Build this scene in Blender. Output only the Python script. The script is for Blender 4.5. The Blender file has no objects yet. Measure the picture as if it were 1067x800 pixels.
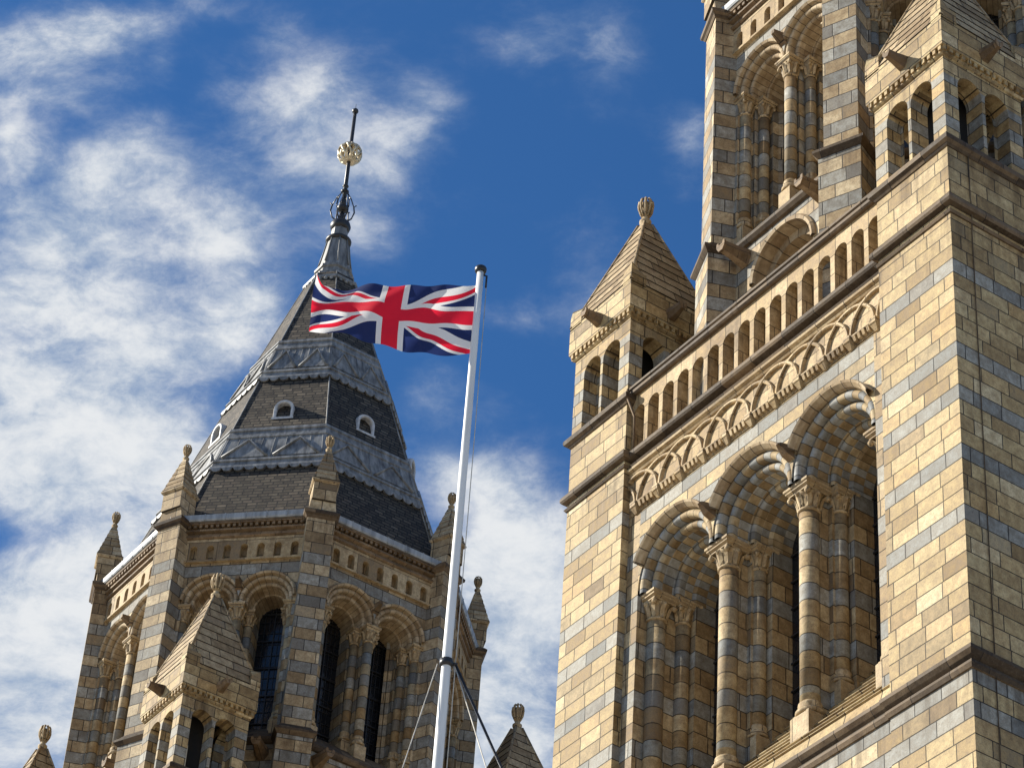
import bpy, math, random
from mathutils import Matrix, Vector
PI = math.pi
sc = bpy.context.scene
ZS = 32.44                      # height of the main string course above the ground

# ------------------------------------------------------------------ camera
CAM = Vector((24.277, -23.095, -30.843 + ZS))
YAW, PITCH, ROLL = 1.0054, 0.6792, 0.0757
F = Vector((-math.sin(YAW)*math.cos(PITCH), math.cos(YAW)*math.cos(PITCH), math.sin(PITCH)))
R0 = Vector((math.cos(YAW), math.sin(YAW), 0)); U0 = R0.cross(F)
RV = math.cos(ROLL)*R0 + math.sin(ROLL)*U0
UV = -math.sin(ROLL)*R0 + math.cos(ROLL)*U0
cd = bpy.data.cameras.new('camera'); cam = bpy.data.objects.new('camera', cd)
sc.collection.objects.link(cam); sc.camera = cam
cd.sensor_width = 36; cd.lens = 3046/1067*36; cd.clip_end = 6000; cd.clip_start = .1
cam.matrix_world = Matrix(((RV.x, UV.x, -F.x, CAM.x), (RV.y, UV.y, -F.y, CAM.y), (RV.z, UV.z, -F.z, CAM.z), (0, 0, 0, 1)))

# ------------------------------------------------------------------ sun, exposure
SUN_EL, SUN_W = math.radians(31), math.radians(47)      # elevation; degrees west of south
sd = Vector((-math.sin(SUN_W)*math.cos(SUN_EL), -math.cos(SUN_W)*math.cos(SUN_EL), math.sin(SUN_EL)))
sl = bpy.data.lights.new('sun', 'SUN'); sl.energy = 5.0; sl.angle = math.radians(.53); sl.color = (1, .93, .80)
so = bpy.data.objects.new('sun', sl); sc.collection.objects.link(so)
so.rotation_euler = sd.to_track_quat('Z', 'Y').to_euler()
sc.view_settings.view_transform = 'Standard'; sc.view_settings.look = 'None'
sc.view_settings.exposure = .74; sc.view_settings.gamma = 1

# ------------------------------------------------------------------ node helper
class NT:
    def __init__(s, tree): s.t = tree; s.n = tree.nodes; s.l = tree.links
    def new(s, kind, **kw):
        x = s.n.new(kind)
        for k, v in kw.items(): setattr(x, k, v)
        return x
    def put(s, sock, v):
        if hasattr(v, 'node'): s.l.new(v, sock)
        else: sock.default_value = v
    def m(s, op, a, b=None, c=None, clamp=False):
        x = s.new('ShaderNodeMath', operation=op); x.use_clamp = clamp
        s.put(x.inputs[0], a)
        if b is not None: s.put(x.inputs[1], b)
        if c is not None: s.put(x.inputs[2], c)
        return x.outputs[0]
    def sum(s, *a):
        r = a[0]
        for q in a[1:]: r = s.m('ADD', r, q)
        return r
    def ss(s, v, a, b, lo=0., hi=1.):
        x = s.new('ShaderNodeMapRange', interpolation_type='SMOOTHSTEP')
        for i, q in enumerate((v, a, b, lo, hi)): s.put(x.inputs[i], q)
        return x.outputs[0]
    def mix(s, f, a, b, bt='MIX'):
        x = s.new('ShaderNodeMix', data_type='RGBA', blend_type=bt)
        s.put(x.inputs[0], f); s.put(x.inputs[6], a); s.put(x.inputs[7], b)
        return x.outputs[2]
    def ramp(s, v, stops, interp='LINEAR'):
        x = s.new('ShaderNodeValToRGB'); x.color_ramp.interpolation = interp
        e = x.color_ramp.elements
        while len(e) < len(stops): e.new(.5)
        for i, (p, c) in enumerate(stops): e[i].position = p; e[i].color = (*c, 1)
        s.put(x.inputs[0], v); return x.outputs[0]
    def noise(s, vec, scale, detail=3, rough=.55):
        x = s.new('ShaderNodeTexNoise'); s.put(x.inputs['Vector'], vec)
        x.inputs['Scale'].default_value = scale; x.inputs['Detail'].default_value = detail
        x.inputs['Roughness'].default_value = rough; return x.outputs[0]
    def white(s, v, dim='3D'):
        x = s.new('ShaderNodeTexWhiteNoise', noise_dimensions=dim)
        s.put(x.inputs['W' if dim == '1D' else 'Vector'], v); return x.outputs[0], x.outputs[1]
    def xyz(s, v):
        x = s.new('ShaderNodeSeparateXYZ'); s.put(x.inputs[0], v); return x.outputs
    def vec(s, a, b, c):
        x = s.new('ShaderNodeCombineXYZ')
        for i, q in enumerate((a, b, c)): s.put(x.inputs[i], q)
        return x.outputs[0]

# ------------------------------------------------------------------ sky with broken cloud
w = bpy.data.worlds.new('World'); sc.world = w; w.use_nodes = True
k = NT(w.node_tree); k.n.clear()
sky = k.new('ShaderNodeTexSky', sky_type='NISHITA'); sky.sun_disc = False
sky.sun_elevation = SUN_EL; sky.sun_rotation = PI + SUN_W      # sun in the south west
sky.air_density = 1.0; sky.dust_density = .3; sky.ozone_density = 3.0
dirn = k.new('ShaderNodeTexCoord').outputs['Generated']
def dot(v):
    x = k.new('ShaderNodeVectorMath', operation='DOT_PRODUCT'); k.l.new(dirn, x.inputs[0]); x.inputs[1].default_value = v
    return x.outputs['Value']
fz = k.m('MAXIMUM', dot(F), .05)
ca = k.m('DIVIDE', dot(RV), fz); cb = k.m('DIVIDE', dot(UV), fz)
wn = k.noise(dirn, 9, 4); wn2 = k.noise(k.vec(k.m('ADD', dot(RV), 7.), dot(UV), dot(F)), 9, 4)
ca2 = k.m('ADD', ca, k.m('MULTIPLY', k.m('SUBTRACT', wn, .5), .06))
cb2 = k.m('ADD', cb, k.m('MULTIPLY', k.m('SUBTRACT', wn2, .5), .06))
BL = [(20,25,80,45,.95),(105,20,70,26,.75),(60,85,55,14,.45),(158,70,18,24,.42),(8,130,22,42,.75),(85,180,60,42,1.4),(30,240,60,50,1.2),(75,290,60,35,.85),(20,310,40,30,.6),
      (190,220,60,34,.75),(225,245,40,36,.55),(150,270,50,40,.4),(345,95,50,28,.5),(270,130,60,40,.40),(320,150,60,50,.42),(375,195,52,60,.5),(390,240,44,30,.38),(300,205,60,40,.3),(455,150,46,38,.60),(425,175,30,24,.35),(270,325,52,50,1.0),(250,300,36,30,.55),
      (130,335,100,34,.66),(195,365,66,40,.6),(110,375,60,40,.6),(40,400,75,44,1.5),(80,440,80,55,1.7),(140,500,70,40,1.5),(30,470,60,50,1.2),(205,430,40,40,.5),
      (60,630,100,48,1.9),(30,690,80,50,1.6),(20,770,110,60,1.9),(100,580,70,30,.7),(165,570,50,40,.5),(450,425,44,34,.45),(420,330,40,30,.24),
      (500,520,46,30,.8),(540,590,60,60,1.6),(555,680,55,90,1.9),(440,500,40,30,.6),(530,770,60,60,1.5),(600,25,50,34,.36),(655,70,30,50,.34),(560,45,40,20,.25),
      (612,285,36,44,.30),(725,155,26,34,.5),(545,325,40,24,.22),(300,38,30,16,.30),(225,12,30,14,.25)]
cov = None
for (x, y, rx, ry, a) in BL:
    dx = k.m('MULTIPLY', k.m('SUBTRACT', ca2, (x-533.5)/3046), 3046/rx)
    dy = k.m('MULTIPLY', k.m('SUBTRACT', cb2, -(y-400)/3046), 3046/ry)
    g = k.m('MULTIPLY', k.m('EXPONENT', k.m('MULTIPLY', k.m('ADD', k.m('MULTIPLY', dx, dx), k.m('MULTIPLY', dy, dy)), -.8)), a)
    cov = g if cov is None else k.m('ADD', cov, g)
far = k.ss(k.m('MAXIMUM', k.m('ABSOLUTE', ca), k.m('MULTIPLY', k.m('ABSOLUTE', cb), 1.3)), .175, .24)    # broken cloud over the rest of the sky
far = k.m('MAXIMUM', far, k.m('LESS_THAN', dot(F), .3))
cov = k.m('ADD', cov, k.m('MULTIPLY', far, k.ss(k.noise(dirn, 7, 4), .47, .68, 0., 1.3)))
cov = k.m('SUBTRACT', 1., k.m('EXPONENT', k.m('MULTIPLY', cov, -1.35)))
sv = k.vec(k.m('MULTIPLY', dot(RV), 1.0), k.m('MULTIPLY', dot(UV), 1.5), dot(F))
wv = k.new('ShaderNodeVectorMath', operation='ADD')
wx = k.new('ShaderNodeTexNoise'); k.l.new(sv, wx.inputs['Vector']); wx.inputs['Scale'].default_value = 14; wx.inputs['Detail'].default_value = 6
wsc = k.new('ShaderNodeVectorMath', operation='SCALE'); k.l.new(wx.outputs[1], wsc.inputs[0]); wsc.inputs['Scale'].default_value = .035
k.l.new(sv, wv.inputs[0]); k.l.new(wsc.outputs[0], wv.inputs[1]); sv2 = wv.outputs[0]
n1 = k.noise(sv2, 33, 13, .66); n2 = k.noise(sv2, 12, 8, .6)
n3 = k.noise(k.vec(k.m('MULTIPLY', dot(RV), .8), k.m('MULTIPLY', dot(UV), 1.3), k.m('ADD', dot(F), 3.)), 60, 10, .62)
nn = k.sum(k.m('MULTIPLY', k.m('SUBTRACT', n1, .5), 1.25), k.m('MULTIPLY', k.m('SUBTRACT', n2, .5), 1.05), k.m('MULTIPLY', k.m('SUBTRACT', n3, .5), .5))
body = k.m('ADD', k.m('ADD', k.m('MULTIPLY', cov, .84), k.m('MULTIPLY', k.m('POWER', cov, 4.), .32)), k.m('MULTIPLY', nn, k.m('ADD', .30, k.m('MULTIPLY', cov, 1.12))))
dens = k.m('ADD', k.m('MULTIPLY', k.ss(body, .03, 1.08), .88), k.m('MULTIPLY', k.ss(k.m('ADD', cov, k.m('MULTIPLY', nn, .35)), .05, 1.2), .12))
ccol = k.mix(k.ss(k.sum(n1, k.m('MULTIPLY', n2, .7), k.m('MULTIPLY', cov, .22)), .82, 1.22), (5.0, 6.1, 7.6, 1), (10.2, 10.4, 10.5, 1))
skyc = k.mix(1.0, sky.outputs[0], (.52, 1.04, 1.52, 1), 'MULTIPLY')
skyc = k.mix(k.m('MULTIPLY', dens, .95), skyc, ccol)
bg = k.new('ShaderNodeBackground'); k.l.new(skyc, bg.inputs[0]); bg.inputs[1].default_value = .05
k.l.new(bg.outputs[0], k.new('ShaderNodeOutputWorld').inputs[0])

# ------------------------------------------------------------------ materials
def newmat(name):
    m = bpy.data.materials.new(name); m.use_nodes = True; k = NT(m.node_tree)
    return m, k, k.n['Principled BSDF']
BUFF = [(0, (.25, .18, .09)), (.2, (.36, .275, .15)), (.45, (.46, .37, .21)), (.75, (.53, .445, .275)), (.92, (.47, .345, .175)), (1, (.61, .54, .38))]
WARM = [(0, (.23, .165, .090)), (.3, (.33, .25, .145)), (.7, (.42, .335, .205)), (1, (.50, .42, .28))]
BLUE = [(0, (.20, .215, .225)), (.5, (.285, .30, .305)), (1, (.37, .38, .37))]
def stone(name, h=.272, z0=-3.66, wd=.55, bands=None, mod=None, zone=None, pal=BUFF, drum=False, blue=BLUE, joint=(.022, .016, .011),
          grime=.5, pblue=0., jw=.010, shingle=False, bump=.5, ledges=()):
    m, k, b = newmat(name)
    geo = k.new('ShaderNodeNewGeometry'); P = k.xyz(geo.outputs['Position']); Nn = k.xyz(geo.outputs['True Normal'])
    rnd = k.new('ShaderNodeObjectInfo').outputs['Random']
    hl = k.m('SQRT', k.sum(k.m('MULTIPLY', Nn[0], Nn[0]), k.m('MULTIPLY', Nn[1], Nn[1]), 1e-6))
    u = k.m('DIVIDE', k.m('SUBTRACT', k.m('MULTIPLY', P[0], Nn[1]), k.m('MULTIPLY', P[1], Nn[0])), hl)
    v = k.m('DIVIDE', k.m('SUBTRACT', P[2], ZS + z0), h)
    row = k.m('FLOOR', v); fv = k.m('SUBTRACT', v, row)
    dv = k.m('MULTIPLY', k.m('MINIMUM', fv, k.m('SUBTRACT', 1., fv)), h)
    if drum:
        col = k.m('MULTIPLY', rnd, 97.); edge = dv; faceid = 0.
    else:
        jr, _ = k.white(k.m('ADD', row, k.m('MULTIPLY', k.m('ROUND', k.m('MULTIPLY', Nn[0], 3.)), 17.)), '1D')
        uu = k.m('ADD', k.m('DIVIDE', u, wd), k.m('MULTIPLY', jr, 8.))
        uw = uu if shingle else k.m('ADD', uu, k.m('MULTIPLY', k.m('SINE', k.m('MULTIPLY', uu, PI)), .2))
        col = k.m('FLOOR', uw); fu = k.m('SUBTRACT', uw, col)
        du = k.m('MULTIPLY', k.m('MINIMUM', fu, k.m('SUBTRACT', 1., fu)), wd)
        if not shingle: du = k.m('DIVIDE', du, k.m('ADD', 1., k.m('MULTIPLY', k.m('COSINE', k.m('MULTIPLY', uu, PI)), .2*PI)))
        edge = k.m('MINIMUM', du, dv)
        faceid = k.m('ADD', k.m('ROUND', k.m('MULTIPLY', Nn[0], 2.)), k.m('MULTIPLY', k.m('ROUND', k.m('MULTIPLY', Nn[1], 2.)), 5.))
    wob = k.m('MULTIPLY', k.m('SUBTRACT', k.noise(geo.outputs['Position'], 9, 2), .5), .008)
    edge = k.m('ADD', edge, wob)
    mort = k.ss(edge, jw*.5, jw*1.2, 1., 0.)
    r1, rc = k.white(k.vec(row, col, faceid)); rr = k.xyz(rc)
    cb_ = k.ramp(r1, pal)
    if bands or mod:
        isb = None
        if bands:
            rz = k.m('ADD', k.m('MULTIPLY', k.m('ADD', row, .5), h), z0)
            for z in bands:
                q = k.m('COMPARE', rz, z, h*.5); isb = q if isb is None else k.m('ADD', isb, q)
        if mod:
            q = k.m('COMPARE', k.m('FLOORED_MODULO', row, float(mod[0])), float(mod[1]), .1)
            if zone:
                zz = k.m('SUBTRACT', P[2], ZS)
                q = k.m('MULTIPLY', q, k.m('MULTIPLY', k.m('GREATER_THAN', zz, zone[0]), k.m('LESS_THAN', zz, zone[1])))
            isb = q if isb is None else k.m('MAXIMUM', isb, q)
        if pblue: isb = k.m('MAXIMUM', isb, k.m('GREATER_THAN', rr[1], 1-pblue))
        isb = k.m('MINIMUM', isb, 1.)
        cb_ = k.mix(isb, cb_, k.ramp(rr[0], blue))
    # mottling inside each block, soot patches, rain streaks
    mo = k.noise(geo.outputs['Position'], 7, 6, .65)
    cb_ = k.mix(k.ss(mo, .3, .75, .0, 1.), k.mix(1., cb_, (.70, .62, .52, 1), 'MULTIPLY'), k.mix(1., cb_, (1.20, 1.17, 1.10, 1), 'MULTIPLY'))
    mo2 = k.noise(geo.outputs['Position'], 22, 6, .75)
    cb_ = k.mix(k.ss(mo2, .48, .70, 0., .58), cb_, (.13, .10, .07, 1))
    so_ = k.noise(geo.outputs['Position'], 1.1, 5, .6)
    cb_ = k.mix(k.m('MULTIPLY', k.ss(so_, .5, .74), grime), cb_, k.mix(1., cb_, (.48, .43, .38, 1), 'MULTIPLY'))
    mo3 = k.noise(geo.outputs['Position'], 55, 3, .7)
    cb_ = k.mix(k.ss(mo3, .35, .68, 0., .5), k.mix(1., cb_, (1.1, 1.09, 1.06, 1), 'MULTIPLY'), k.mix(1., cb_, (.66, .60, .53, 1), 'MULTIPLY'))
    smudge = k.m('MULTIPLY', k.m('GREATER_THAN', rr[2], .86), k.ss(mo, .35, .6, 0., .55))
    cb_ = k.mix(smudge, cb_, (.10, .075, .055, 1))
    st = k.noise(k.vec(k.m('MULTIPLY', P[0], 6.), k.m('MULTIPLY', P[1], 6.), k.m('MULTIPLY', P[2], .5)), 1, 4)
    cb_ = k.mix(k.ss(st, .54, .78, 0., grime*.8), cb_, k.mix(1., cb_, (.40, .36, .33, 1), 'MULTIPLY'))
    if ledges:                             # rain-washed soot that runs down below each ledge
        zz = k.m('SUBTRACT', P[2], ZS); s2 = k.noise(k.vec(k.m('MULTIPLY', P[0], 4.), k.m('MULTIPLY', P[1], 4.), k.m('MULTIPLY', P[2], .25)), 1, 5, .65); tot = None
        for z in ledges:
            q = k.m('MULTIPLY', k.ss(zz, z-1.3, z), k.m('LESS_THAN', zz, z+.05)); tot = q if tot is None else k.m('MAXIMUM', tot, q)
        cb_ = k.mix(k.m('MULTIPLY', tot, k.ss(s2, .42, .66, 0., .75)), cb_, k.mix(1., cb_, (.42, .37, .32, 1), 'MULTIPLY'))
    cb_ = k.mix(k.m('MULTIPLY', mort, .93), cb_, (*joint, 1))
    k.l.new(cb_, b.inputs['Base Color'])
    k.put(b.inputs['Roughness'], k.m('ADD', .55, k.m('MULTIPLY', mo, .35)))
    b.inputs['Specular IOR Level'].default_value = .3
    hgt = k.sum(k.m('MULTIPLY', mort, -1.2), k.m('MULTIPLY', mo, .5), k.m('MULTIPLY', mo2, .25), k.m('MULTIPLY', rr[1], .5))
    if shingle: hgt = k.sum(k.m('MULTIPLY', fv, -1.6), k.m('MULTIPLY', rr[1], .5))
    bp = k.new('ShaderNodeBump'); bp.inputs['Strength'].default_value = bump; bp.inputs['Distance'].default_value = .02
    k.l.new(hgt, bp.inputs['Height']); k.l.new(bp.outputs[0], b.inputs['Normal'])
    return m
PB = [-1.34, -2.885, -3.80, -4.92, -6.02, -8.67, -9.155, -11.2, -12.3, -14.5, -16.7, -19, -21.5, -24, -27]
M = {}
M['pier'] = stone('terracotta blocks with grey bands', bands=PB, grime=.35, ledges=(1.12, -.28, -8.6))
M['bay'] = stone('banded terracotta jambs', h=.31, z0=-3.36, mod=(3, 0), zone=(-9, -1.6), wd=.42, pal=WARM, grime=.5)
M['drum'] = stone('banded terracotta shaft', h=.31, z0=-3.36, mod=(3, 0), zone=(-6.9, -3.3), drum=True, pal=WARM)
M['turret'] = stone('turret terracotta', h=.25, z0=1.32, mod=(2, 1), zone=(1.3, 2.75), wd=.5, grime=.5, ledges=(3.15,))
M['roofstone'] = stone('weathered terracotta roof', h=.245, z0=3.93, wd=.6, pal=[(0, (.24, .175, .10)), (.5, (.36, .285, .18)), (1, (.48, .39, .26))], grime=.8)
M['octo'] = stone('octagon banded terracotta', h=.30, z0=3.6, mod=(2, 1), zone=(-1, 8.5), wd=.48, grime=.5, ledges=(9.4, 3.45),
                  pal=[(0, (.28, .21, .125)), (.4, (.42, .335, .215)), (.8, (.51, .42, .285)), (1, (.59, .51, .37))], blue=[(0, (.20, .21, .215)), (.5, (.29, .30, .30)), (1, (.38, .39, .38))])
M['odrum'] = stone('octagon banded shaft', h=.30, z0=3.6, mod=(2, 1), drum=True, pal=WARM)
M['carved'] = stone('carved buff terracotta', h=.6, z0=.05, wd=.7, grime=.7, jw=.007, pal=[(0, (.36, .275, .165)), (.5, (.46, .37, .235)), (1, (.54, .45, .31))])
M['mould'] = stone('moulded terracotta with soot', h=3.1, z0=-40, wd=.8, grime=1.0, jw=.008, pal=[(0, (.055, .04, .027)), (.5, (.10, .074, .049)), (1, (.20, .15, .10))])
M['baluster'] = stone('sooty carved terracotta', h=.40, z0=.1, wd=.41, grime=.9, jw=.007, pal=[(0, (.34, .25, .14)), (.5, (.45, .35, .205)), (1, (.55, .45, .30))])
M['frieze'] = stone('weathered frieze terracotta', h=.36, z0=-1.17, wd=.36, grime=.9, jw=.006, pal=[(0, (.34, .25, .14)), (.5, (.46, .36, .21)), (1, (.55, .45, .30))])
M['pale'] = stone('spandrel blocks with grey courses', h=.26, z0=-1.36, mod=(2, 1), zone=(-2.2, -1.3), wd=.5, grime=.4)
M['sill'] = stone('weathered sill courses', h=.235, z0=-8.23, wd=.8, grime=.5, jw=.012)
M['spout'] = stone('sooty carved spout', h=.9, z0=-40, wd=.5, grime=1.0, jw=.006, pal=[(0, (.14, .10, .06)), (.5, (.21, .15, .095)), (1, (.29, .215, .14))])
M['slate'] = stone('roof slates', h=.112, z0=9, wd=.25, shingle=True, jw=.020, joint=(.004, .004, .004), grime=.3, bump=1.0,
                   pal=[(0, (.040, .035, .028)), (.4, (.068, .059, .047)), (.8, (.10, .088, .07)), (1, (.15, .13, .105))])
def vouss(name, pal, blue, alt=True):
    m, k, b = newmat(name)
    uv = k.new('ShaderNodeUVMap').outputs[0]; x = k.xyz(uv); rnd = k.new('ShaderNodeObjectInfo').outputs['Random']
    geo = k.new('ShaderNodeNewGeometry')
    c = k.m('FLOOR', x[0]); f = k.m('SUBTRACT', x[0], c); vr = k.m('FLOOR', x[1]); fvv = k.m('SUBTRACT', x[1], vr)
    c2 = k.m('ADD', c, vr)
    r1, rc = k.white(k.vec(c, vr, k.m('MULTIPLY', rnd, 50.))); rr = k.xyz(rc)
    col = k.ramp(r1, pal)
    if alt:
        isb = k.m('COMPARE', k.m('FLOORED_MODULO', c2, 2.), 1., .1)
        isb = k.m('MAXIMUM', k.m('MULTIPLY', isb, k.m('LESS_THAN', rr[1], .85)), k.m('GREATER_THAN', rr[1], .93))
        col = k.mix(isb, col, k.ramp(rr[0], blue))
    mo = k.noise(geo.outputs['Position'], 8, 6, .65)
    col = k.mix(k.ss(mo, .3, .75), k.mix(1., col, (.72, .66, .58, 1), 'MULTIPLY'), k.mix(1., col, (1.15, 1.13, 1.1, 1), 'MULTIPLY'))
    so_ = k.noise(geo.outputs['Position'], 1.4, 5, .6)
    col = k.mix(k.ss(so_, .48, .75, 0., .55), col, k.mix(1., col, (.48, .42, .36, 1), 'MULTIPLY'))
    ed = k.m('MULTIPLY', k.m('MINIMUM', f, k.m('SUBTRACT', 1., f)), 1.)
    mort = k.ss(ed, .018, .05, 1., 0.)
    col = k.mix(k.m('MULTIPLY', mort, .85), col, (.03, .024, .018, 1))
    k.l.new(col, b.inputs['Base Color']); b.inputs['Roughness'].default_value = .75; b.inputs['Specular IOR Level'].default_value = .3
    bp = k.new('ShaderNodeBump'); bp.inputs['Strength'].default_value = .5; bp.inputs['Distance'].default_value = .02
    k.l.new(k.sum(k.m('MULTIPLY', mort, -1.), k.m('MULTIPLY', mo, .5), k.m('MULTIPLY', rr[2], .4)), bp.inputs['Height']); k.l.new(bp.outputs[0], b.inputs['Normal'])
    return m
M['vouss'] = vouss('alternating arch blocks', WARM, BLUE)
M['voussb'] = vouss('buff arch blocks', [(0, (.32, .24, .15)), (.5, (.43, .34, .22)), (1, (.52, .43, .30))], BLUE, alt=False)
def simple(name, c, rough=.6, metal=0., var=.25, scale=6, streak=False):
    m, k, b = newmat(name); geo = k.new('ShaderNodeNewGeometry'); P = k.xyz(geo.outputs['Position'])
    v = k.vec(k.m('MULTIPLY', P[0], 5.), k.m('MULTIPLY', P[1], 5.), k.m('MULTIPLY', P[2], .6)) if streak else geo.outputs['Position']
    n = k.noise(v, 1.5 if streak else scale, 5, .6)
    lo = tuple(x*(1-var*1.6) for x in c); hi = tuple(min(1, x*(1+var)) for x in c)
    k.l.new(k.ramp(n, [(.28, lo), (.72, hi)]), b.inputs['Base Color'])
    k.put(b.inputs['Roughness'], k.m('ADD', rough-.08, k.m('MULTIPLY', n, .16))); b.inputs['Metallic'].default_value = metal
    bp = k.new('ShaderNodeBump'); bp.inputs['Strength'].default_value = .25; bp.inputs['Distance'].default_value = .01
    k.l.new(n, bp.inputs['Height']); k.l.new(bp.outputs[0], b.inputs['Normal'])
    return m
M['lead'] = simple('weathered lead', (.215, .217, .214), .5, .0, .5, streak=True)
M['leadpale'] = simple('pale lead', (.33, .35, .365), .45, .0, .35, streak=True)
M['iron'] = simple('black iron', (.018, .018, .02), .4, .0)
M['gold'] = simple('worn gilding', (.70, .60, .42), .42, .45, .3)
M['white'] = simple('white paint', (.74, .74, .72), .35, 0, .1, streak=True)
M['rope'] = simple('pale rope', (.55, .52, .46), .8)
M['cable'] = simple('black cable', (.015, .015, .017), .5)
M['inner_shade'] = simple('painted interior shade', (.012, .011, .010), .9)  # near-black colour stands in for the shade inside turrets and dormers
M['glass'] = simple('dark window glass', (.012, .014, .018), .12, 0, .3)
M['bars'] = simple('glazing bars', (.02, .02, .021), .5)
M['louvre'] = simple('white dormer frame', (.50, .51, .52), .5)
M['bounce_ground'] = simple('pale ground for bounce light', (.40, .36, .30), .9, 0, .3, 2)  # unseen ground, its pale colour chosen to bounce warm light onto shaded faces

# ------------------------------------------------------------------ mesh builder
class MB:
    def __init__(s): s.v = []; s.f = []; s.uv = []; s.sm = []; s.M = Matrix.Identity(4)
    def pt(s, p): s.v.append(tuple(s.M @ Vector(p))); return len(s.v)-1
    def face(s, pts, uvs=None, smooth=False):
        s.f.append([s.pt(p) for p in pts]); s.uv.append(uvs or [(0, 0)]*len(pts)); s.sm.append(smooth)
    def fi(s, idx, uvs=None, smooth=False): s.f.append(list(idx)); s.uv.append(uvs or [(0, 0)]*len(idx)); s.sm.append(smooth)
    def box(s, x0, x1, y0, y1, z0, z1): s.prism([(x0, y0), (x1, y0), (x1, y1), (x0, y1)], z0, z1)
    def prism(s, poly, z0, z1, top=None):           # polygon in plan, extruded; optional different top polygon
        top = top or poly; n = len(poly)
        a = [s.pt((x, y, z0)) for x, y in poly]; b = [s.pt((x, y, z1)) for x, y in top]
        for i in range(n): j = (i+1) % n; s.fi((a[i], a[j], b[j], b[i]))
        s.fi(a[::-1]); s.fi(b)
    def extrude_x(s, poly, x0, x1):                 # polygon of (y,z) along x
        n = len(poly); a = [s.pt((x0, y, z)) for y, z in poly]; b = [s.pt((x1, y, z)) for y, z in poly]
        for i in range(n): j = (i+1) % n; s.fi((a[i], a[j], b[j], b[i]))
        s.fi(a[::-1]); s.fi(b)
    def ring(s, x0, x1, y0, y1, prof):              # moulding (out, z) mitred round a rectangle
        rows = []
        for o, z in prof: rows.append([s.pt(q) for q in ((x0-o, y0-o, z), (x1+o, y0-o, z), (x1+o, y1+o, z), (x0-o, y1+o, z))])
        for a, b in zip(rows, rows[1:]):
            for i in range(4): j = (i+1) % 4; s.fi((a[i], a[j], b[j], b[i]))
        s.fi(rows[0][::-1]); s.fi(rows[-1])
    def lathe(s, prof, c=(0, 0), n=20, smooth=True, ph=0.):
        rows = []
        for r, z in prof: rows.append([s.pt((c[0]+r*math.cos(ph+2*PI*i/n), c[1]+r*math.sin(ph+2*PI*i/n), z)) for i in range(n)])
        for a, b in zip(rows, rows[1:]):
            for i in range(n): j = (i+1) % n; s.fi((a[i], a[j], b[j], b[i]), None, smooth)
        s.fi(rows[0][::-1]); s.fi(rows[-1])
    def tube(s, pts, r, n=8, r2=None, caps=True):
        pts = [Vector(p) for p in pts]; rows = []; m = len(pts)
        for i, p in enumerate(pts):
            d = (pts[min(i+1, m-1)]-pts[max(i-1, 0)]).normalized()
            a = d.cross(Vector((0, 0, 1)) if abs(d.z) < .9 else Vector((1, 0, 0))).normalized(); b = d.cross(a)
            rr = r if r2 is None else r+(r2-r)*i/(m-1)
            rows.append([s.pt(p+a*rr*math.cos(2*PI*q/n)+b*rr*math.sin(2*PI*q/n)) for q in range(n)])
        for a, b in zip(rows, rows[1:]):
            for i in range(n): j = (i+1) % n; s.fi((a[i], a[j], b[j], b[i]), None, True)
        if caps: s.fi(rows[0][::-1]); s.fi(rows[-1])
    def ball(s, c, r, n=10, sz=1.):
        s.M = s.M @ Matrix.Translation(c)
        s.lathe([(max(r*math.cos(-PI/2+PI*i/(n//2+1)), .001), r*sz*math.sin(-PI/2+PI*i/(n//2+1))) for i in range(n//2+2)], n=n)
        s.M = s.M @ Matrix.Translation([-q for q in c])
    def arch_wall(s, x0, x1, z0, z1, cx, R, zs, d, n=24):   # front sheet with a round-headed hole that runs down to z0
        if cx-R > x0+1e-4: s.face([(x0, d, z0), (cx-R, d, z0), (cx-R, d, zs), (x0, d, zs)])
        if cx+R < x1-1e-4: s.face([(cx+R, d, z0), (x1, d, z0), (x1, d, zs), (cx+R, d, zs)])
        arc = [(cx-R*math.cos(PI*i/n), zs+R*math.sin(PI*i/n)) for i in range(n+1)]
        top = []
        for i in range(n+1):
            th = PI*i/n; dx, dz = -math.cos(th), math.sin(th)
            t = (z1-zs)/dz if dz > 1e-6 else 1e9
            if dx < 0: t = min(t, (x0-cx)/dx)
            if dx > 0: t = min(t, (x1-cx)/dx)
            top.append((cx+dx*t, zs+dz*t))
        for i in range(n):
            a, b = top[i], top[i+1]; extra = []
            if abs(a[0]-x0) < 1e-6 and abs(b[1]-z1) < 1e-6 and a[1] < z1-1e-6 and b[0] > x0+1e-6: extra = [(x0, z1)]
            if abs(a[1]-z1) < 1e-6 and abs(b[0]-x1) < 1e-6 and b[1] < z1-1e-6 and a[0] < x1-1e-6: extra = [(x1, z1)]
            pl = [arc[i], arc[i+1], b]+extra+[a]
            s.face([(x, d, z) for x, z in pl])
    def arch_sweep(s, prof, cx, zs, zb, nv=13, segs=48, a0=0., a1=PI, vlen=.24):   # profile (r, d, vrow) swept round; straight legs to zb
        st = []
        if a0 <= 0 and zb < zs:
            st.append((None, -1, zb))
        for i in range(segs+1): st.append((a0+(a1-a0)*i/segs, 0, 0))
        if a1 >= PI and zb < zs: st.append((None, 1, zb))
        rows = []; us = []
        for th, side, z in st:
            row = []
            for q in prof:
                r, d = q[0], q[1]
                if th is None: row.append(s.pt((cx+side*r, d, z)))
                else: row.append(s.pt((cx-r*math.cos(th), d, zs+r*math.sin(th))))
            rows.append(row)
            us.append(th/PI*nv if th is not None else (-(zs-zb)/vlen if side < 0 else nv+(zs-zb)/vlen))
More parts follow.
